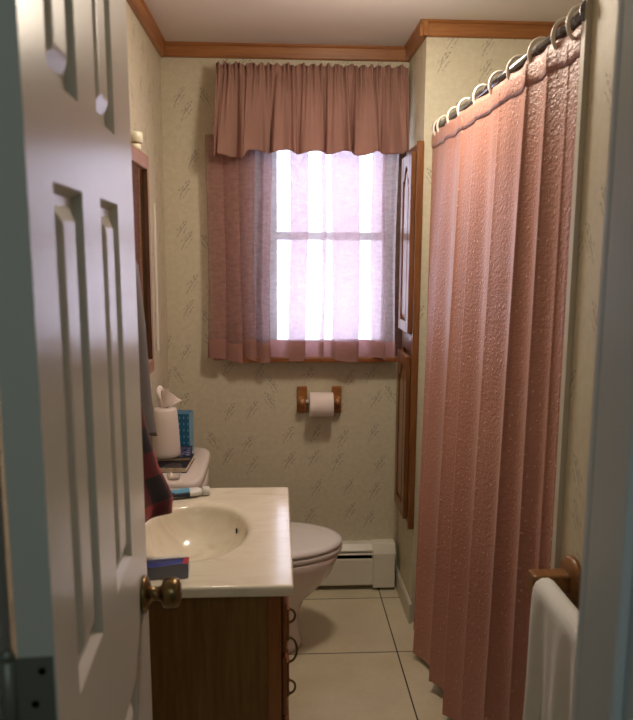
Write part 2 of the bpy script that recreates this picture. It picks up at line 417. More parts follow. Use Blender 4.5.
# ------------------------------------------------------------------ six panel door
DL, DT, DH = .600, .035, 2.08
door = empty('door_1', (-.2065, .652, 0), .043, kind='structure')
door.rotation_euler = (0, -.006, .043)   # the old door sags a little
def panel_face(bm, x, sgn):
    ss = [0, .085, .215, .318, .448, DL]
    zs = [.012, .25, .890, 1.095, 1.643, 1.742, 1.985, DH]
    for i in range(5):
        for j in range(7):
            s0, s1, z0, z1 = ss[i], ss[i+1], zs[j], zs[j+1]
            if i in (1, 3) and j in (1, 3, 5):
                rects = [(0, 0), (.002, -.002), (.009, -.011), (.020, -.011), (.036, -.002), (.040, -.001)]
                prev = None
                for ins, dp in rects:
                    cur = [bm.verts.new((x+sgn*dp, a, b)) for a, b in ((s0+ins, z0+ins), (s1-ins, z0+ins), (s1-ins, z1-ins), (s0+ins, z1-ins))]
                    if prev:
                        for q in range(4): bm.faces.new((prev[q], prev[(q+1) % 4], cur[(q+1) % 4], cur[q]))
                    prev = cur
                bm.faces.new(prev)
            else:
                bm.faces.new([bm.verts.new((x, a, b)) for a, b in ((s0, z0), (s1, z0), (s1, z1), (s0, z1))])
bm = bmesh.new()
panel_face(bm, 0, 1); panel_face(bm, -DT, -1)
for a, b in (((0, .012), (0, DH)), ((DL, .012), (DL, DH)), ((0, .012), (DL, .012)), ((0, DH), (DL, DH))):
    bm.faces.new([bm.verts.new(p) for p in ((0, a[0], a[1]), (0, b[0], b[1]), (-DT, b[0], b[1]), (-DT, a[0], a[1]))])
bmesh.ops.remove_doubles(bm, verts=bm.verts, dist=1e-5); bmesh.ops.recalc_face_normals(bm, faces=bm.faces)
slab = link('door_panel', bm, M['door'], door)
KZ = .985; KS = DL-.060
kn = link('knob', lathe(bmesh.new(), [(.031, .0), (.033, .003), (.031, .007), (.022, .011), (.0125, .016), (.0115, .026), (.014, .032), (.024, .036), (.0268, .044), (.0270, .054), (.0245, .062), (.016, .066), (.004, .067)], (0, KS, KZ), 'X', 32), M['brass'], door, True)
link('knob', lathe(bmesh.new(), [(.031, -DT), (.033, -DT-.003), (.031, -DT-.007), (.012, -DT-.014), (.0115, -DT-.026), (.024, -DT-.036), (.027, -DT-.05), (.022, -DT-.062), (.004, -DT-.066)], (0, KS, KZ), 'X', 24), M['brass'], door, True)
bm = B(-DT+.006, -.006, DL, DL+.0015, KZ-.028, KZ+.028); box(bm, -.023, -.012, DL, DL+.010, KZ-.008, KZ+.008)
link('latch_plate', bm, M['brass'], door)
for hz in (.25, 1.145, 1.88):
    bm = B(-.037, -.002, -.0022, .0, hz-.047, hz+.047)
    hg = link('hinge', bm, M['steel'], door)
    bm = bmesh.new(); lathe(bm, [(.0065, -.047), (.0065, .047)], (-.043, -.004, hz), 'Z', 14); lathe(bm, [(.0, .047), (.0075, .049), (.005, .056), (0, .058)], (-.043, -.004, hz), 'Z', 12)
    link('hinge_barrel', bm, M['steel'], hg, True)
    bm = bmesh.new()
    for (a, b) in ((-.012, .034), (-.020, 0), (-.012, -.034)): lathe(bm, [(.0038, -.0038), (.0030, -.0022)], (a, 0, hz+b), 'Y', 10)
    link('screw', bm, M['darkm'], hg)

# ------------------------------------------------------------------ window
win = empty('window_1', (0, 0, 0), kind='structure')
bm = bmesh.new()   # casing on the room side
box(bm, WX0-.06, WX0, YB-.016, YB, WZ0-.02, WZ1+.06); box(bm, WX1, WX1+.044, YB-.016, YB, WZ0-.02, WZ1+.06); box(bm, WX0, WX1, YB-.016, YB, WZ1, WZ1+.06)
bevel(link('casing', bm, M['sash'], win))
bm = bmesh.new(); box(bm, -.175, XR-.034, YB-.075, YB, 1.086, 1.108)
bevel(link('sill', bm, M['oakx'], win), .004)
bm = bmesh.new()
for a, b in ((WX0, WX0+.02), (WX1-.02, WX1)): box(bm, a, b, YB, YB+.1, WZ0, WZ1)
box(bm, WX0+.02, WX1-.02, YB, YB+.1, WZ0, WZ0+.015); box(bm, WX0+.02, WX1-.02, YB, YB+.1, WZ1-.02, WZ1)
link('jamb', bm, M['sash'], win)
def sash(y0, z0, z1):
    bm = bmesh.new(); x0, x1 = WX0+.02, WX1-.02
    box(bm, x0, x0+.028, y0, y0+.03, z0, z1); box(bm, x1-.028, x1, y0, y0+.03, z0, z1)
    box(bm, x0+.028, x1-.028, y0, y0+.03, z0, z0+.034); box(bm, x0+.028, x1-.028, y0, y0+.03, z1-.034, z1)
    s = link('sash', bm, M['sash'], win)
    link('pane', B(x0+.028, x1-.028, y0+.013, y0+.017, z0+.034, z1-.034), M['glass'], s)
sash(YB+.025, WZ0+.015, 1.66); sash(YB+.06, 1.625, WZ1-.02)

# ------------------------------------------------------------------ window curtain (cafe panel) and valance
CY = YB-.062
ctl = [(-.300, .03), (-.300, .0), (-.285, -.016), (-.250, -.020), (-.226, -.012), (-.232, .0), (-.262, .004), (-.284, .010), (-.262, .016), (-.232, .008), (-.205, -.008),
       (-.175, -.020), (-.158, -.012), (-.166, .0), (-.200, .006), (-.226, .012), (-.200, .020), (-.165, .010), (-.140, -.008), (-.115, -.020), (-.096, -.012), (-.104, .0), (-.135, .006), (-.158, .012), (-.130, .018), (-.095, .006),
       (-.055, -.022), (-.035, -.018), (-.030, .0), (-.055, .012), (-.065, .018), (-.04, .022), (-.01, .012), (.02, .006), (.045, -.004), (.085, -.014), (.128, -.006), (.10, .006), (.050, .012), (.08, .014), (.14, .010),
       (.175, .002), (.205, -.008), (.202, .004), (.186, .008), (.20, .012), (.235, .0), (.26, -.018), (.31, -.026), (.348, -.020), (.352, -.004), (.31, .006), (.255, .006), (.235, .014), (.26, .022), (.31, .018), (.35, .012), (.385, .004), (.405, -.008),
       (.43, -.022), (.462, -.024), (.470, -.012), (.44, .004), (.412, .008), (.43, .016), (.47, .006), (.495, -.006), (.512, -.012), (.522, -.002)]
def pan(u, v):
    x, y = crom(ctl, u)
    z = lerp(1.098, 2.06, v)
    k_ = 1-.35*v
    y = y*k_+.0016*sin(u*47+3*v)*(1-v)+.0012*sin(v*140+u*60)+.0009*sin(v*83-u*37)
    x = x+.006*sin(v*4.1+u*9)+ (-.010*(1-v)*(1-min(1, u*4)))
    if v < .02: z += .006*sin(u*60)
    z += .008*sin(u*31)*(1-v)**3
    return (x, CY+y, z)
cur = empty('window_curtain', (.12, CY, 1.10), label='sheer pink cafe curtain panel hanging over the lower window', cat='curtain')
def off(fn): return lambda u, v: tuple(Vector(fn(u, v))-Vector((.12, CY, 1.10)))
bm = bmesh.new(); grid(bm, off(pan), 560, 36); link('panel', bm, M['panel'], cur, True)
def hemf(u, v):
    x, y, z = pan(u, v*(.088+.006*sin(u*26))); return (x, y-.003, z-.001)
bm = bmesh.new(); grid(bm, off(hemf), 560, 3); h_ = link('hem', bm, M['hem'], cur, True); h_['label'] = 'doubled darker hem band'
link('curtain_rod', lathe(bmesh.new(), [(.005, -.41), (.005, .41)], (0.0, .0, .955), 'X', 12), M['chrome'], cur, True)

VY = YB-.105
def ruff(u): return .5+.5*sin(u*2*pi*27+1.2*sin(u*31))
def val(u, v):
    z0 = 1.965+.010*sin(u*40)+(.018*sstep(.17, .2, u))
    zt = 2.338
    x = lerp(-.252, .545, u)
    uu = u+.018*sin(u*19)+.010*sin(u*43+1); big = .5*sin(uu*2*pi*6.3+.8)+.38*sin(uu*2*pi*11.7+2)+.25*sin(uu*2*pi*3.1)+.16*sin(uu*2*pi*23)
    if v > .86:                                # ruffled heading above the rod
        t = (v-.86)/.14
        z = lerp(2.300, zt, t)+.006*sin(u*2*pi*19+2*sin(u*23))*t
        y = (.007*sin(u*2*pi*34+2*sin(u*17))+.006*sin(u*2*pi*51+3*sin(u*11)))*(.45+t)-.004
    else:
        t = v/.86; z = lerp(z0, 2.300, t)
        fl = 1-t
        pk = exp(-((t-.93)/.05)**2)
        y = -.020*sstep(0, 1, fl*3)*(1)+(-.006-.034*fl)*big-.012*fl+.006*sin(u*2*pi*34+2*sin(u*17))*t**2+.003*sin(u*2*pi*51+3*sin(u*11))*t-.006*pk
        z -= .010*big*fl
        x += (-.022+.040*u)*fl*(1 if True else 0)*.8
        x += .012*fl*cos(u*2*pi*7.3+.8)
    return (x, VY+y, z)
vc = (.146, VY, 2.15)
vl = empty('window_valance', vc, label='gathered pink valance with ruffled top over the window', cat='valance')
bm = bmesh.new(); grid(bm, lambda u, v: tuple(Vector(val(u, v))-Vector(vc)), 420, 44); solid(link('drape', bm, M['valance'], vl, True), .0015)
def val2(u, v):                                # returns to the wall at both ends
    s = 0 if u < .5 else 1
    return val(s, v)
link('curtain_rod', lathe(bmesh.new(), [(.004, -.385), (.004, .380)], (0, .022, .140), 'X', 12), M['chrome'], vl, True)
for s in (-.395, .388):
    link('rod_bracket', B(s-.004, s+.004, 0, YB-VY, .125, .155), M['chrome'], vl)
for s in (-1, 1):                              # cloth returns
    pass

# ------------------------------------------------------------------ baseboard heater
ht = empty('baseboard_heater', (.0, YB, 0), label='white baseboard heater along the floor under the window', cat='heater')
hp = [(0, .022), (.058, .022), (.066, .030), (.068, .150), (.066, .156), (.060, .156), (.058, .150), (.052, .15), (.052, .03), (0, .03)]
link('front_cover', prism(bmesh.new(), hp, (-.488, 0, 0), (.455, 0, 0), (0, -1, 0)), M['white'], ht)
tp_ = [(0, .220), (.040, .220), (.062, .196), (.062, .191), (.058, .191), (.038, .214), (0, .214)]
link('top_cover', prism(bmesh.new(), tp_, (-.488, 0, 0), (.455, 0, 0), (0, -1, 0)), M['white'], ht)
dp_ = [(.030, .196), (.060, .172), (.062, .176), (.032, .200)]
link('damper', prism(bmesh.new(), dp_, (-.488, 0, 0), (.455, 0, 0), (0, -1, 0)), M['white'], ht)
link('back_plate', B(-.488, .455, -.012, 0, .022, .210), M['darkm'], ht)
ep = [(0, .012), (.070, .012), (.074, .020), (.074, .182), (.050, .224), (0, .224)]
bevel(link('end_cap', prism(bmesh.new(), ep, (.442, 0, 0), (.546, 0, 0), (0, -1, 0)), M['white'], ht), .006, 3)
ep2 = [(0, .158), (.0755, .158), (.0755, .184), (.051, .226), (0, .226)]
bevel(link('end_cap', prism(bmesh.new(), ep2, (.440, 0, 0), (.548, 0, 0), (0, -1, 0)), M['white'], ht), .005, 3)

# ------------------------------------------------------------------ toilet paper holder and roll
hx, hz_ = .189, .905
th = empty('toilet_paper_holder', (hx, YB, hz_), label='two-post wooden toilet paper holder on the wall under the window', cat='toilet paper holder')
for s in (-1, 1):
    bm = B(s*.079-.023, s*.079+.023, -.018, 0, -.062, .062)
    bl = bevel(link('mounting_block', bm, M['crown_y'], th), .005, 3)
    bm = bmesh.new(); lathe(bm, [(.020, -.015), (.020, -.02), (.017, -.035), (.017, -.062), (.015, -.068), (.0, -.069)], (s*.0800, 0, 0.0), 'Y', 20)
    link('post', bm, M['crown_y'], bl, True)
link('roller', lathe(bmesh.new(), [(.009, -.068), (.009, .068)], (0, -.052, 0), 'X', 16), M['tubewhite'], th, True)
tr = bmesh.new(); lathe(tr, [(.020, -.054), (.053, -.054), (.0545, -.052), (.0545, .052), (.053, .054), (.020, .054), (.020, -.054)], (0, 0, 0), 'X', 40, False, False)
roll = link('toilet_paper_roll', tr, M['paper'], None, True); roll.location = (hx+.006, YB-.0600, hz_-.012)
bevel(roll, .002)
tag(roll, 'white toilet paper roll on the wooden holder under the window', 'toilet paper roll')
link('loose_sheet', B(-.053, .053, .0535, .0550, -.050, .004), M['paper'], roll)

# ------------------------------------------------------------------ linen cabinet with two arched doors on the short right wall
cb = empty('linen_cabinet', (XR, 3.05, 0), label='tall oak wall cabinet with two arched panel doors beside the window', cat='cabinet')
Y0c, Y1c, Z0c, Z1c = YA-.001-3.05, 3.135-3.05, .43, 1.995
bm = bmesh.new()
box(bm, -.020, 0, Y0c, Y0c+.045, Z0c, Z1c); box(bm, -.020, 0, Y1c-.03, Y1c, Z0c, Z1c)
box(bm, -.020, 0, Y0c+.045, Y1c-.03, Z1c-.04, Z1c); box(bm, -.020, 0, Y0c+.045, Y1c-.03, Z0c, Z0c+.04); box(bm, -.020, 0, Y0c+.045, Y1c-.03, 1.165, 1.235)
box(bm, -.008, 0, Y0c+.045, Y1c-.03, Z0c+.04, Z1c-.04)
bevel(link('face_frame', bm, M['oak'], cb), .002)
bevel(link('side_trim', B(-.026, 0, Y0c-.012, Y0c+.006, Z0c-.006, Z1c+.006), M['oak'], cb), .003)
def arch_door(z0, z1, yo=0.0, matd='oak'):
    ya, yb = Y0c+.028, Y1c-.012
    t0, t1 = -.022, -.041
    bm = bmesh.new()
    w = .045
    # frame: stiles, bottom rail, and a top rail with a cathedral arch cut
    box(bm, t1, t0, ya, ya+w, z0, z1); box(bm, t1, t0, yb-w, yb, z0, z1); box(bm, t1, t0, ya+w, yb-w, z0, z0+w)
    n = 24; loops = []
    for i in range(n+1):
        y = lerp(ya+w, yb-w, i/n); s = abs(2*i/n-1)
        zz = z1-w-.045*sstep(.25, .75, s)-.012*s
        loops.append([(t1, y, zz), (t0, y, zz), (t0, y, z1), (t1, y, z1)])
    rings(bm, loops)
    d = bevel(link('door', bm, M['oak'], cb), .003, 2)
    # raised centre panel following the arch
    bm = bmesh.new()
    def outline(ins, x):
        pts = []
        for i in range(n+1):
            y = lerp(ya+w+ins, yb-w-ins, i/n); s = abs(2*i/n-1)
            pts.append((x, y, z1-w-.045*sstep(.25, .75, s)-.012*s-ins))
        pts += [(x, yb-w-ins, z0+w+ins), (x, ya+w+ins, z0+w+ins)]
        return pts
    rings(bm, [outline(-.004, t0-.002), outline(-.004, t0-.006), outline(.004, t0-.007), outline(.026, t1+.003), outline(.030, t1+.002)])
    link('raised_panel', bm, M['oak'], d)
    return d
arch_door(1.245, 1.965)
arch_door(.455, 1.150)

# ------------------------------------------------------------------ toilet
TY = 2.722
to = empty('toilet', (-.10, TY, 0), label='white toilet with closed lid between vanity and back wall', cat='toilet')
secs = [(0.0, -.065, .205, .115, .20), (.02, -.065, .205, .115, .20), (.06, -.065, .195, .105, .19), (.14, -.06, .185, .10, .18), (.20, -.055, .205, .118, .19), (.26, -.045, .255, .148, .20), (.32, -.03, .290, .172, .21), (.37, -.02, .302, .183, .22), (.398, -.015, .305, .186, .22), (.405, -.015, .300, .182, .215)]
bm = bmesh.new(); rings(bm, [superell(cx+.06, 0, a*.97, b, z, 44, 2.15, a2) for z, cx, a, b, a2 in secs])
link('bowl', bm, M['porc'], to, True)
bm = bmesh.new(); box(bm, -.37, -.12, -.11, .11, .20, .40); bevel(link('bowl_deck', bm, M['porc'], to), .03, 4)
def egg(z, g, n=56):
    lp = []
    for i in range(n):
        t = 2*pi*i/n; c, s = cos(t), sin(t)
        x = .05+(.305+g)*c if c > 0 else .05+(.20+g)*math.copysign(abs(c)**.8, c)
        lp.append((x, (.190+g)*s*(1-.03*c), z))
    return lp
bm = bmesh.new(); rings(bm, [egg(.409, -.008), egg(.411, -.001), egg(.425, 0), egg(.430, -.006)]); link('seat', bm, M['seatp'], to, True)
bm = bmesh.new(); rings(bm, [egg(.4335, -.008), egg(.436, 0.0), egg(.444, .001), egg(.452, -.006), egg(.456, -.03), egg(.458, -.10), egg(.459, -.18)]); link('lid', bm, M['seatp'], to, True)
for s in (-1, 1):
    link('lid_hinge', lathe(bmesh.new(), [(.012, -.02), (.012, .02)], (-.165, s*.075, .445), 'Y', 14), M['seatp'], to, True)
def rbox(cx, cy, a, b, z, e=7): return superell(cx, cy, a, b, z, 48, e)
bm = bmesh.new(); rings(bm, [rbox(-.287, 0, .085, .20, .37), rbox(-.287, 0, .092, .21, .40), rbox(-.285, 0, .098, .228, .60), rbox(-.284, 0, .100, .232, .725)]); link('tank', bm, M['porc'], to, True)
def lb(x0_, x1_, hy, z, e): return superell((x0_+x1_)/2, 0, (x1_-x0_)/2, hy, z, 64, e)
bm = bmesh.new(); rings(bm, [lb(-.389, -.178, .238, .722, 5), lb(-.391, -.174, .242, .728, 5), lb(-.391, -.174, .242, .745, 5), lb(-.389, -.178, .238, .756, 5), lb(-.382, -.188, .228, .760, 5)])
link('tank_lid', bm, M['porc'], to, True)
link('floor_bolt_cap', lathe(bmesh.new(), [(.013, 0), (.013, .012), (.008, .02), (0, .022)], (-.02, -.118, 0), 'Z', 14), M['porc'], to, True)

# ------------------------------------------------------------------ vanity cabinet and countertop
VX1 = .008; VY0, VY1 = 1.622, 2.285
va = empty('vanity_cabinet', (XL, 1.95, 0), label='brown wooden vanity cabinet under the cream sink top', cat='cabinet')
o = (XL, 1.95, 0)
def LB(x0, x1, y0, y1, z0, z1): return B(x0-o[0], x1-o[0], y0-o[1], y1-o[1], z0, z1)
bevel(link('side_panel', LB(XL+.002, VX1-.034, VY0, VY0+.014, 0, .765), M['vanity'], va), .001)
link('side_panel', LB(XL+.002, VX1-.02, VY1-.014, VY1, 0, .765), M['vanity'], va)
bevel(link('corner_stile', LB(VX1-.034, VX1-.002, VY0-.003, VY0+.016, 0, .765), M['vanityf'], va), .002)
bm = LB(VX1-.02, VX1, VY0+.016, VY0+.05, .0, .765)
for q in ((VY1-.05, VY1, .0, .765), (VY0+.05, VY1-.05, .715, .765), (VY0+.05, VY1-.05, .565, .60), (VY0+.05, VY1-.05, .09, .13), (1.935, 1.975, .13, .565)):
    box(bm, VX1-.02-o[0], VX1-o[0], q[0]-o[1], q[1]-o[1], q[2], q[3])
link('face_frame', bm, M['vanityf'], va)
link('toe_kick', LB(VX1-.09, VX1-.075, VY0+.016, VY1-.014, 0, .09), M['vanity'], va)
link('bottom_panel', LB(XL+.002, VX1-.021, VY0+.015, VY1-.015, .09, .104), M['vanity'], va)
def cab_front(name, y0, y1, z0, z1, hy, hz, hh):
    bm = LB(VX1+.001, VX1+.013, y0, y1, z0, z1); box(bm, VX1+.013-o[0], VX1+.019-o[0], y0+.03-o[1], y1-.03-o[1], z0+.03, z1-.03)
    d = bevel(link(name, bm, M['vanityf'], va), .003)
    if hy is None: return
    bm = bmesh.new(); c = Vector((VX1+.016-o[0], hy-o[1], hz))
    pts = [c+Vector((.004+(.010+.3*hh)*sin(pi*t), 0, hh*cos(pi*t))) for t in [i/12 for i in range(13)]]
    tube(bm, pts, .0032, 8)
    for s in (-1, 1): lathe(bm, [(.009, -.002), (.009, .002), (.004, .006)], c+Vector((0, 0, s*hh)), 'X', 12)
    link('pull', bm, M['brass'], d, True)
cab_front('drawer', VY0+.03, 1.945, .592, .722, 1.75, .640, .018)
cab_front('drawer', VY0+.03, 1.945, .425, .580, 1.75, .545, .034)
cab_front('drawer', VY0+.03, 1.945, .12, .413, 1.75, .440, .019)
cab_front('door', 1.965, VY1-.03, .12, .722, None, .44, .03)

ct = empty('vanity_countertop', (XL, 1.95, .8), label='cream cultured marble sink top with moulded oval bowl', cat='countertop')
CX0, CX1, CY0, CY1 = XL+.001, .031, 1.597, 2.304
bx, by, ba, bb, bd = -.236, 1.952, .158, .212, .125
def topz(x, y):
    r = sqrt(((x-bx)/ba)**2+((y-by)/bb)**2)
    if r >= 1.06: return 0
    if r > .94: return -.010*(1-(r-.94)/.12)**2
    t = r/.94
    return -.010-(bd-.010)*(1-t**3.2)**.75
bm = bmesh.new()
def tg(u, v):
    x, y = lerp(CX0, CX1, u), lerp(CY0, CY1, v); return (x-XL, y-1.95, topz(x, y))
grid(bm, tg, 130, 170)
link('basin_top', bm, M['marble'], ct, True)
# slab rim below the top surface: rounded front and side edges
bm = bmesh.new()
prof = [(0, 0), (.0035, -.0015), (.005, -.006), (.005, -.024), (.002, -.028), (-.03, -.028)]
lps = []
for (px_, py_, nx, ny) in ((CX0, CY0, 0, -1), (CX1, CY0, 1, -1), (CX1, CY1, 1, 1), (CX0, CY1, 0, 1)):
    lps.append([(px_+nx*a-XL, py_+ny*a-1.95, b) for a, b in prof])
rings(bm, lps, False)
link('edge', bm, M['marble'], ct, True)
bevel(link('backsplash', B(.001, .020, CY0-1.95, CY1-1.95, 0, .085), M['marble'], ct), .006, 3)
lathe_o = link('overflow_hole_disc', lathe(bmesh.new(), [(.0, .0), (.0045, .0005), (.0045, -.004)], (0, 0, 0), 'X', 14, sx=1, sy=1.9), M['black'], ct)  # solid black disc, its colour stands for the shade in the hole
lathe_o.location = (bx+.114-XL, by+.10-1.95, -.049)
link('drain', lathe(bmesh.new(), [(.0, -.115), (.012, -.116), (.020, -.117), (.021, -.123)], (bx-XL, by-1.95, -.0015), 'Z', 24, False, False), M['chrome'], ct, True)

# ------------------------------------------------------------------ things on the vanity top and tank
def tubeshape(name, L, W_, Hh, mats, stripe, loc, rz, label, cap, capmat, cat='toothpaste tube'):
    root = empty(name, loc, rz, label=label, cat=cat)
    bm = bmesh.new(); loops = []; n = 20
    prof = [(0, W_*1.0, .0012), (.06, W_*1.0, .002), (.10, W_*.99, .006), (.35, W_*.97, Hh*.75), (.7, W_*.88, Hh), (.9, W_*.80, Hh), (.965, W_*.6, Hh*.8), (1, W_*.35, Hh*.5)]
    for t, w, h2 in prof:
        loops.append([(t*L, w/2*cos(2*pi*i/n), h2/2*sin(2*pi*i/n)+Hh/2) for i in range(n)])
    rings(bm, loops)
    for f in bm.faces:
        c = f.calc_center_median(); f.material_index = stripe(c.x/L, c.y/W_*2, c.z/Hh)
    link('tube_body', bm, None, root, True, mats)
    bm = bmesh.new(); lathe(bm, [(W_*.22, L), (W_*.26, L+.002), (W_*.24, L+.022), (W_*.20, L+.024)], (0, 0, Hh/2), 'X', 18)
    link('cap', bm, capmat, root, True)
    return root
ZC = .801
# near tube: blue upper half, silver grey side, red tip
nb = empty('toothpaste_box', (-.262, 1.665, ZC), radians(4), label='small blue and grey toothpaste carton on the sink edge by the door knob', cat='carton')
bm = bmesh.new(); uvs = None
rings(bm, [[(x, -.028, 0), (x, .026, 0), (x, .030, .026+.002*sin(x*60)), (x, -.022, .031+.003*sin(x*45))] for x in [-.09+.135*i/10 for i in range(11)]])
for f in bm.faces:
    c = f.calc_center_median(); nn = f.normal
    f.material_index = 0
    if nn.y < -.5: f.material_index = 1
    if nn.z > .5 and c.x > .030: f.material_index = 2
    if nn.x > .5: f.material_index = 1
link('carton_body', bm, None, nb, False, [M['tubeblue'], M['tubegrey'], M['tubered']])
link('printed_stripe', prism(bmesh.new(), [(-.0, .0), (.010, .0), (.014, .0012), (0, .0012)], (-.088, .006, .0325), (.035, .016, .0320), (0, 1, 0)), M['tubewhite'], nb)
far = tubeshape('toothpaste_tube', .135, .058, .024, [M['tubewhite'], M['tubesky'], M['navy']],
                lambda a, b, c: (2 if (b < -.55 and c < .75) else 1) if a < .62 else 0, (-.375, 2.205, ZC+.0015), radians(12),
                'white and sky blue toothpaste tube lying at the back corner of the sink top', None, M['tubewhite'])
ZT = .761
# magazines and book on the tank lid
bk = empty('book', (-.402, 2.690, ZT), radians(-3), label='thick book with dark cover and cream pages, lowest on the toilet tank', cat='book')
link('page_block', B(-.066, .066, -.088, .088, .002, .020), M['pages'], bk)
bm = B(-.069, .069, -.092, .092, 0, .002); box(bm, -.069, .069, -.092, .092, .020, .022)
link('cover', bm, M['cover'], bk)
mg = empty('magazine', (-.408, 2.760, ZT+.0225), radians(4), label='dark magazine with lilac print lying under the tissue holder', cat='magazine')
link('page_block', B(-.058, .066, -.082, .082, .001, .011), M['pages'], mg)
bm = B(-.060, .069, -.085, .085, 0, .001); box(bm, -.060, .069, -.085, .085, .011, .0122)
link('cover', bm, M['cover'], mg)
bm = bmesh.new()
for i in range(5): box(bm, .028, .028+.008*(1+(i % 3)), -.07+.028*i, -.058+.028*i, .0122, .0126)
for i in range(4): box(bm, .050, .064, -.055+.03*i, -.037+.03*i, .0122, .0126)
link('cover_print', bm, M['lilacprint'], mg)
# tapered tissue holder with tissue
ti = empty('tissue_holder', (-.430, 2.715, ZT+.0352), label='white tapered tissue holder with a tissue sticking out on the toilet tank', cat='tissue holder')
link('canister', lathe(bmesh.new(), [(.053, 0), (.056, .004), (.055, .02), (.050, .12), (.045, .178), (.040, .186), (.016, .188), (.012, .180)], (0, 0, 0), 'Z', 36, True, False, 1, 1.05), M['porc'], ti, True)
def tis(u, v):
    a = u*1.0; x = lerp(-.020, .018, u)+v*(.020+.055*u)-.01; z = .183+v*(.088-.055*u)+.012*sin(u*7)*v; y = .014*sin(u*8+v*3)*(.4+v)
    if v > .8: z -= (v-.8)*.10*(1-u)
    return (x, y, z)
bm = bmesh.new(); grid(bm, tis, 18, 14); solid(link('tissue', bm, M['paper'], ti, True), .0012)
def tis2(u, v):
    return (lerp(-.022, .014, u)-.008*v+.01*v*u, .016*cos(u*6+v*4)*(.3+v)+.004, .183+v*.080*(1-.35*(u-.4)**2)+.008*sin(u*9))
bm = bmesh.new(); grid(bm, tis2, 16, 12); solid(link('tissue', bm, M['paper'], ti, True), .0012)
bb_ = empty('tissue_box', (-.385, 2.888, ZT), radians(-6), label='small upright blue patterned box behind the white tissue holder', cat='box')
link('box_body', B(-.034, .032, -.038, .038, 0, .165), M['bluebox'], bb_)
link('box_edge', B(.0322, .0332, -.038, .038, 0, .165), M['blueedge'], bb_)
bm = bmesh.new()
for i in range(4):
    for j in range(6):
        c = Vector((-.026+.017*i, -.0385, .015+.026*j)); box(bm, c.x, c.x+.005, c.y, c.y+.0004, c.z, c.z+.010)
link('printed_pattern', bm, M['blueedge'], bb_)
cup = empty('clear_cup', (-.375, 2.520, ZT), label='small clear plastic cup at the front edge of the toilet tank', cat='cup')
bm = bmesh.new(); lathe(bm, [(.0, .002), (.022, .002), (.029, .045), (.031, .048), (.031, .050), (.028, .047), (.021, .004), (.0, .004)], (0, 0, 0), 'Z', 28, False, False)
link('cup_body', bm, M['cup'], cup, True)

# ------------------------------------------------------------------ mirrored medicine cabinet
mc = empty('medicine_cabinet', (XL, 2.0, 1.5), label='wood-framed mirrored medicine cabinet on the left wall', cat='mirror cabinet')
ym0, ym1, zm0, zm1 = 1.87-2, 2.325-2, 1.19-1.5, 1.865-1.5
link('cabinet_body', B(.0, .075, ym0+.01, ym1-.01, zm0+.01, zm1-.01), M['pinkwood'], mc)
bm = bmesh.new()
for (a, b, c, d) in ((ym0, ym1, zm1-.045, zm1), (ym0, ym1, zm0, zm0+.045), (ym0, ym0+.04, zm0+.045, zm1-.045), (ym1-.035, ym1, zm0+.045, zm1-.045)): box(bm, .075, .094, a, b, c, d)
bevel(link('mirror_frame', bm, M['pinkwood'], mc), .005, 3)
bm = bmesh.new()
box(bm, .0905, .0955, ym1-.042, ym1-.034, zm0+.045, zm1-.045)
link('gold_liner', bm, M['gold'], mc)
link('mirror_glass', B(.078, .084, ym0+.04, ym1-.04, zm0+.045, zm1-.045), M['mirror'], mc)
cp_ = empty('small_jar', (XL+.070, 2.20, 1.8655), label='small cream capped jar on top of the mirrored cabinet', cat='jar')
link('jar_body', lathe(bmesh.new(), [(.022, 0), (.024, .003), (.024, .016), (.018, .02), (.016, .022)], (0, 0, 0), 'Z', 24), M['capcream'], cp_, True)
link('lid', lathe(bmesh.new(), [(.028, .020), (.030, .022), (.030, .048), (.027, .051), (0, .052)], (0, 0, 0), 'Z', 24), M['capcream'], cp_, True)
tag(bevel(link('white_strip', B(XL, XL+.010, 2.93, 2.95, 1.17, 1.76), M['white']), .003), 'thin white vertical strip on the left wall beyond the mirror', 'cord cover')  # plain thin white bar on the wall, purpose unknown

# ------------------------------------------------------------------ plaid shirt hanging on the left wall before the sink
sh = empty('flannel_shirt', (XL, 1.66, 1.6), label='red and black plaid shirt with grey hood hanging behind the door edge', cat='shirt')
def shx(z):   # right outline (distance from wall) over z
    tbl = [(.93, .215), (.985, .222), (1.06, .195), (1.15, .183), (1.25, .176), (1.40, .170), (1.55, .155), (1.64, .08)]
    for (a, b), (c, d) in zip(tbl, tbl[1:]):
        if z <= c: return lerp(b, d, max(0, (z-a)/(c-a)))
    return .04
def body(z0, z1, W_=0, dy=0):
    def fn(u, v):
        z = lerp(z0, z1, v); R = shx(z)-W_*sstep(1.0, 1.25, z)
        a = pi*u; fold = 1+.07*sin(u*21+z*4)*(1.7-z)
        x = R*(sin(a)**.6)*fold; y = -.13*cos(a)*(.55+.45*(1.7-z)/.7)
        zz = z+(.020*sin(u*5.5+.5)-.035*(1-sin(a)) if v < .001 else 0)
        return (x+.003, y+.05+dy, zz-1.6)
    return fn
bm = bmesh.new(); grid(bm, body(.945, 1.29, .016, -.012), 72, 30, lambda u, v: (u*.55, v*.42+.02)); solid(link('shirt_body', bm, M['plaid'], sh, True), .004)
def hood(u, v):
    x, y, z = body(1.16, 1.64, .004, .02)(u, v)
    return (x*1.03+.002, y*1.05, z-.09*sstep(.45, 1, 1-u)*(1-v)+.03*sin(u*9)*(1-v))
bm = bmesh.new(); grid(bm, hood, 60, 30); hd = solid(link('hood', bm, M['grey'], sh, True), .005); hd['label'] = 'grey hood and lining'
hk = link('wall_hook', tube(bmesh.new(), [(0, .05, .05), (.03, .05, .045), (.05, .05, .03), (.06, .05, .045), (.062, .05, .06)], .004, 8), M['brass'], sh, True)

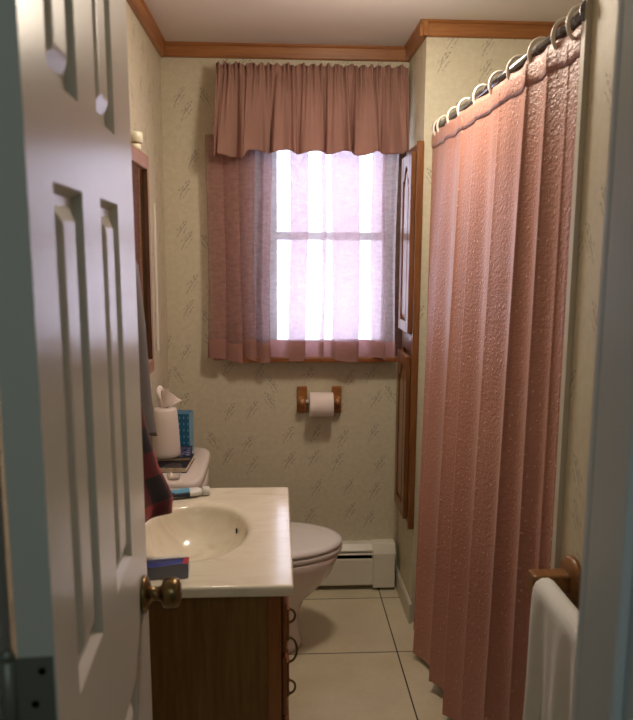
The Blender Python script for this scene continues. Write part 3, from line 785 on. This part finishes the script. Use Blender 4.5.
# ------------------------------------------------------------------ bathtub
tb = empty('bathtub', (.98, 2.18, 0), label='cream bathtub behind the pink shower curtain', cat='bathtub')
bm = bmesh.new()
X0, X1, Y0, Y1 = .628-.98, XT-.002-.98, YT+.002-2.18, YA-.002-2.18
def rr(x0, x1, y0, y1, z, e): return superell((x0+x1)/2, (y0+y1)/2, (x1-x0)/2, (y1-y0)/2, z, 64, e)
rings(bm, [rr(X0, X1, Y0, Y1, 0, 40), rr(X0, X1, Y0, Y1, .37, 40), rr(X0+.006, X1-.004, Y0+.004, Y1-.004, .38, 30), rr(X0+.06, X1-.05, Y0+.07, Y1-.07, .378, 7), rr(X0+.075, X1-.06, Y0+.09, Y1-.09, .34, 5), rr(X0+.12, X1-.11, Y0+.16, Y1-.2, .10, 4), rr(X0+.2, X1-.2, Y0+.28, Y1-.35, .07, 3)])
link('tub_shell', bm, M['tub'], tb, True)

# ------------------------------------------------------------------ shower rod, rings and curtain
RZ = 2.050
rod = empty('shower_rod', (XN, 2.18, RZ), label='chrome shower curtain rod between the tub walls', cat='rod')
link('pole', lathe(bmesh.new(), [(.0125, YT+.004-2.18), (.0125, YA-.004-2.18)], (0, 0, 0), 'Y', 24), M['chrome'], rod, True)
for yy, s in ((YA-2.18, -1), (YT-2.18, 1)):
    link('flange', lathe(bmesh.new(), [(.028, 0), (.028, s*.004), (.020, s*.012), (.0155, s*.022), (.0145, s*.03)], (.006, yy, 0), 'Y', 24), M['chrome'], rod, True)
ry = [2.800, 2.735, 2.575, 2.425, 2.235, 2.070, 1.909, 1.750, 1.600, 1.520]
proto = None
for i, y in enumerate(ry):
    if proto is None:
        bm = bmesh.new()
        pts = [Vector((.028*cos(a), .003*sin(a*.5), .035*sin(a)-.012)) for a in [radians(-62+304*k_/22) for k_ in range(23)]]
        tube(bm, pts, .0046, 8)
        lathe(bm, [(.0, -.003), (.006, -.003), (.006, .003), (.0, .003)], pts[0], 'Y', 10)
        proto = link('curtain_ring', bm, M['ring'], None, True); r_ = proto
    else:
        r_ = proto.copy(); COL.objects.link(r_)
    r_.location = (XN, y, RZ); r_.rotation_euler = (0, 0, radians(random.uniform(-14, 14)))
    ordn = ['nearest the far tub wall, partly over the curtain edge', 'second from the far tub wall', 'third from the far tub wall', 'fourth from the far tub wall', 'fifth from the far tub wall', 'sixth from the far tub wall', 'fourth from the right end of the rod', 'third from the right end of the rod', 'second from the right end of the rod', 'at the right end of the rod'][i]
    tag(r_, 'white plastic curtain ring '+ordn, 'curtain ring', 'curtain rings on the shower rod')

sc = empty('shower_curtain', (XN, 2.18, 0), label='long pink textured shower curtain hanging in front of the tub', cat='shower curtain')
crest = [2.862, 2.78, 2.62, 2.38, 2.22, 1.98, 1.76, 1.635, 1.555, 1.52]
SY0, SY1 = 2.850, 1.496
def folds(y):
    # smooth waves between irregular crests, sharp towards the room
    for i in range(len(crest)-1):
        if crest[i+1] <= y <= crest[i]:
            t = (crest[i]-y)/(crest[i]-crest[i+1]); w = crest[i]-crest[i+1]
            return (1-abs(sin(pi*t))**.85), min(w/.16, 1.25)
    return 1, .3
def scf(u, v):
    y = lerp(SY0, SY1, u); g = 1-v;                      # g: 0 at the top, 1 at the hem
    f, w = folds(y)
    en = 1-sstep(.90, 1, u); amp = (.007+.029*g**.8)*w*(.25+.75*en)
    z = lerp(.035, 2.026, v)
    sag = 0
    for a, b in zip(ry, ry[1:]):                         # top edge scallops between rings
        if b <= y <= a: sag = .005*sin(pi*(a-y)/(a-b))
    z -= sag*v**6
    x = -.004-.012*en-.022*g*(1-u)-amp*f+.010*g*sin(y*9+1)
    # the far edge swings towards the room near the floor
    x -= .012*g**2*exp(-((y-2.62)/.10)**2)
    x += .0022*sin(y*47+z*1.5)
    yy = y-.05*g*(1-u)**3*1.2
    z += (.012*sin(y*19) if v < .01 else 0)
    return (x, yy-2.18, z)
bm = bmesh.new(); grid(bm, scf, 520, 130, lambda u, v: (u*1.75, v*2.0)); 
link('curtain_cloth', bm, M['curtain'], sc, True)
def hdr(u, v):
    x, y, z = scf(u, lerp(.972, 1, v)); return (x-.002-.003*sin(pi*v), y, z+.003*v)
bm = bmesh.new(); grid(bm, hdr, 520, 4, lambda u, v: (u*1.75, 1.9+v*.06)); solid(link('header_band', bm, M['curtain'], sc, True), .001)

# ------------------------------------------------------------------ towel bar and towel on the near right wall
BZ = .893; BXc = .545
tbar = empty('towel_bar', (XN, 1.1, BZ), label='wooden towel bar with round end plates on the right wall', cat='towel bar')
for yy in (1.395-1.1, .84-1.1):
    pl = link('end_plate', lathe(bmesh.new(), [(.0, 0), (.054, 0), (.054, -.008), (.048, -.014), (.03, -.017), (0, -.017)], (0, yy, 0), 'X', 36, False, False), M['oakh'], tbar, True)
    bm = B(-.094, -.014, yy-.020, yy+.020, -.020, .022)
    bevel(link('post', bm, M['oakh'], pl), .006, 3)
link('bar', lathe(bmesh.new(), [(.0125, .84-1.1), (.0125, 1.395-1.1)], (BXc-XN, 0, 0), 'Y', 20), M['oakh'], tbar, True)
def twl(u, v):
    # u along the bar, v over the bar from front hem to back hem
    y = lerp(1.362, .93, u)
    Lf, Lb, R = .52, .46, .0205
    arc = pi*R; tot = Lf+arc+Lb; s = v*tot
    fold = .011*sin(u*23+1)+.007*sin(u*41)
    if s < Lf:
        d = Lf-s; g = d/Lf; x = BXc-R-fold*g**.5*.9+.002*g; z = BZ-d
    elif s < Lf+arc:
        a = (s-Lf)/R; x = BXc-R*cos(a); z = BZ+R*sin(a)+.002
    else:
        d = s-Lf-arc; g = d/Lb; x = BXc+R+.006*sin(u*17)*g; z = BZ-d
    y += .010*sin(z*14+v*3)*(BZ-z)
    return (x, y, z)
tw = bmesh.new(); grid(tw, twl, 90, 90); towel = solid(link('hand_towel', tw, M['towel'], None, True), .008, 0)
tag(towel, 'white terry towel draped over the wooden towel bar', 'towel')

# ------------------------------------------------------------------ ceiling light (just above the picture)
cl = empty('ceiling_light', (.33, 2.18, H), label='round ceiling light with opal glass shade over the floor', cat='ceiling light')
link('canopy', lathe(bmesh.new(), [(.0, 0), (.11, 0), (.11, -.012), (.0, -.012)], (0, 0, 0), 'Z', 32, False, False), M['brass'], cl, True)
link('shade', lathe(bmesh.new(), [(.10, -.012), (.105, -.022), (.092, -.045), (.06, -.062), (.0, -.07)], (0, 0, 0), 'Z', 32, False, False), M['opal'], cl, True)
ld = bpy.data.lights.new('ceiling_lamp_bulb', 'POINT'); ld.energy = LAMP_POWER; ld.color = (1, .86, .70); ld.shadow_soft_size = .10
lo = bpy.data.objects.new('ceiling_lamp_bulb', ld); lo.location = (0, 0, -.19); COL.objects.link(lo); lo.parent = cl
sd = bpy.data.lights.new('ceiling_lamp_shade', 'AREA'); sd.shape = 'DISK'; sd.size = .19; sd.energy = SHADE_POWER; sd.color = (1, .87, .72)
so_ = bpy.data.objects.new('ceiling_lamp_shade', sd); so_.location = (0, 0, -.075); COL.objects.link(so_); so_.parent = cl
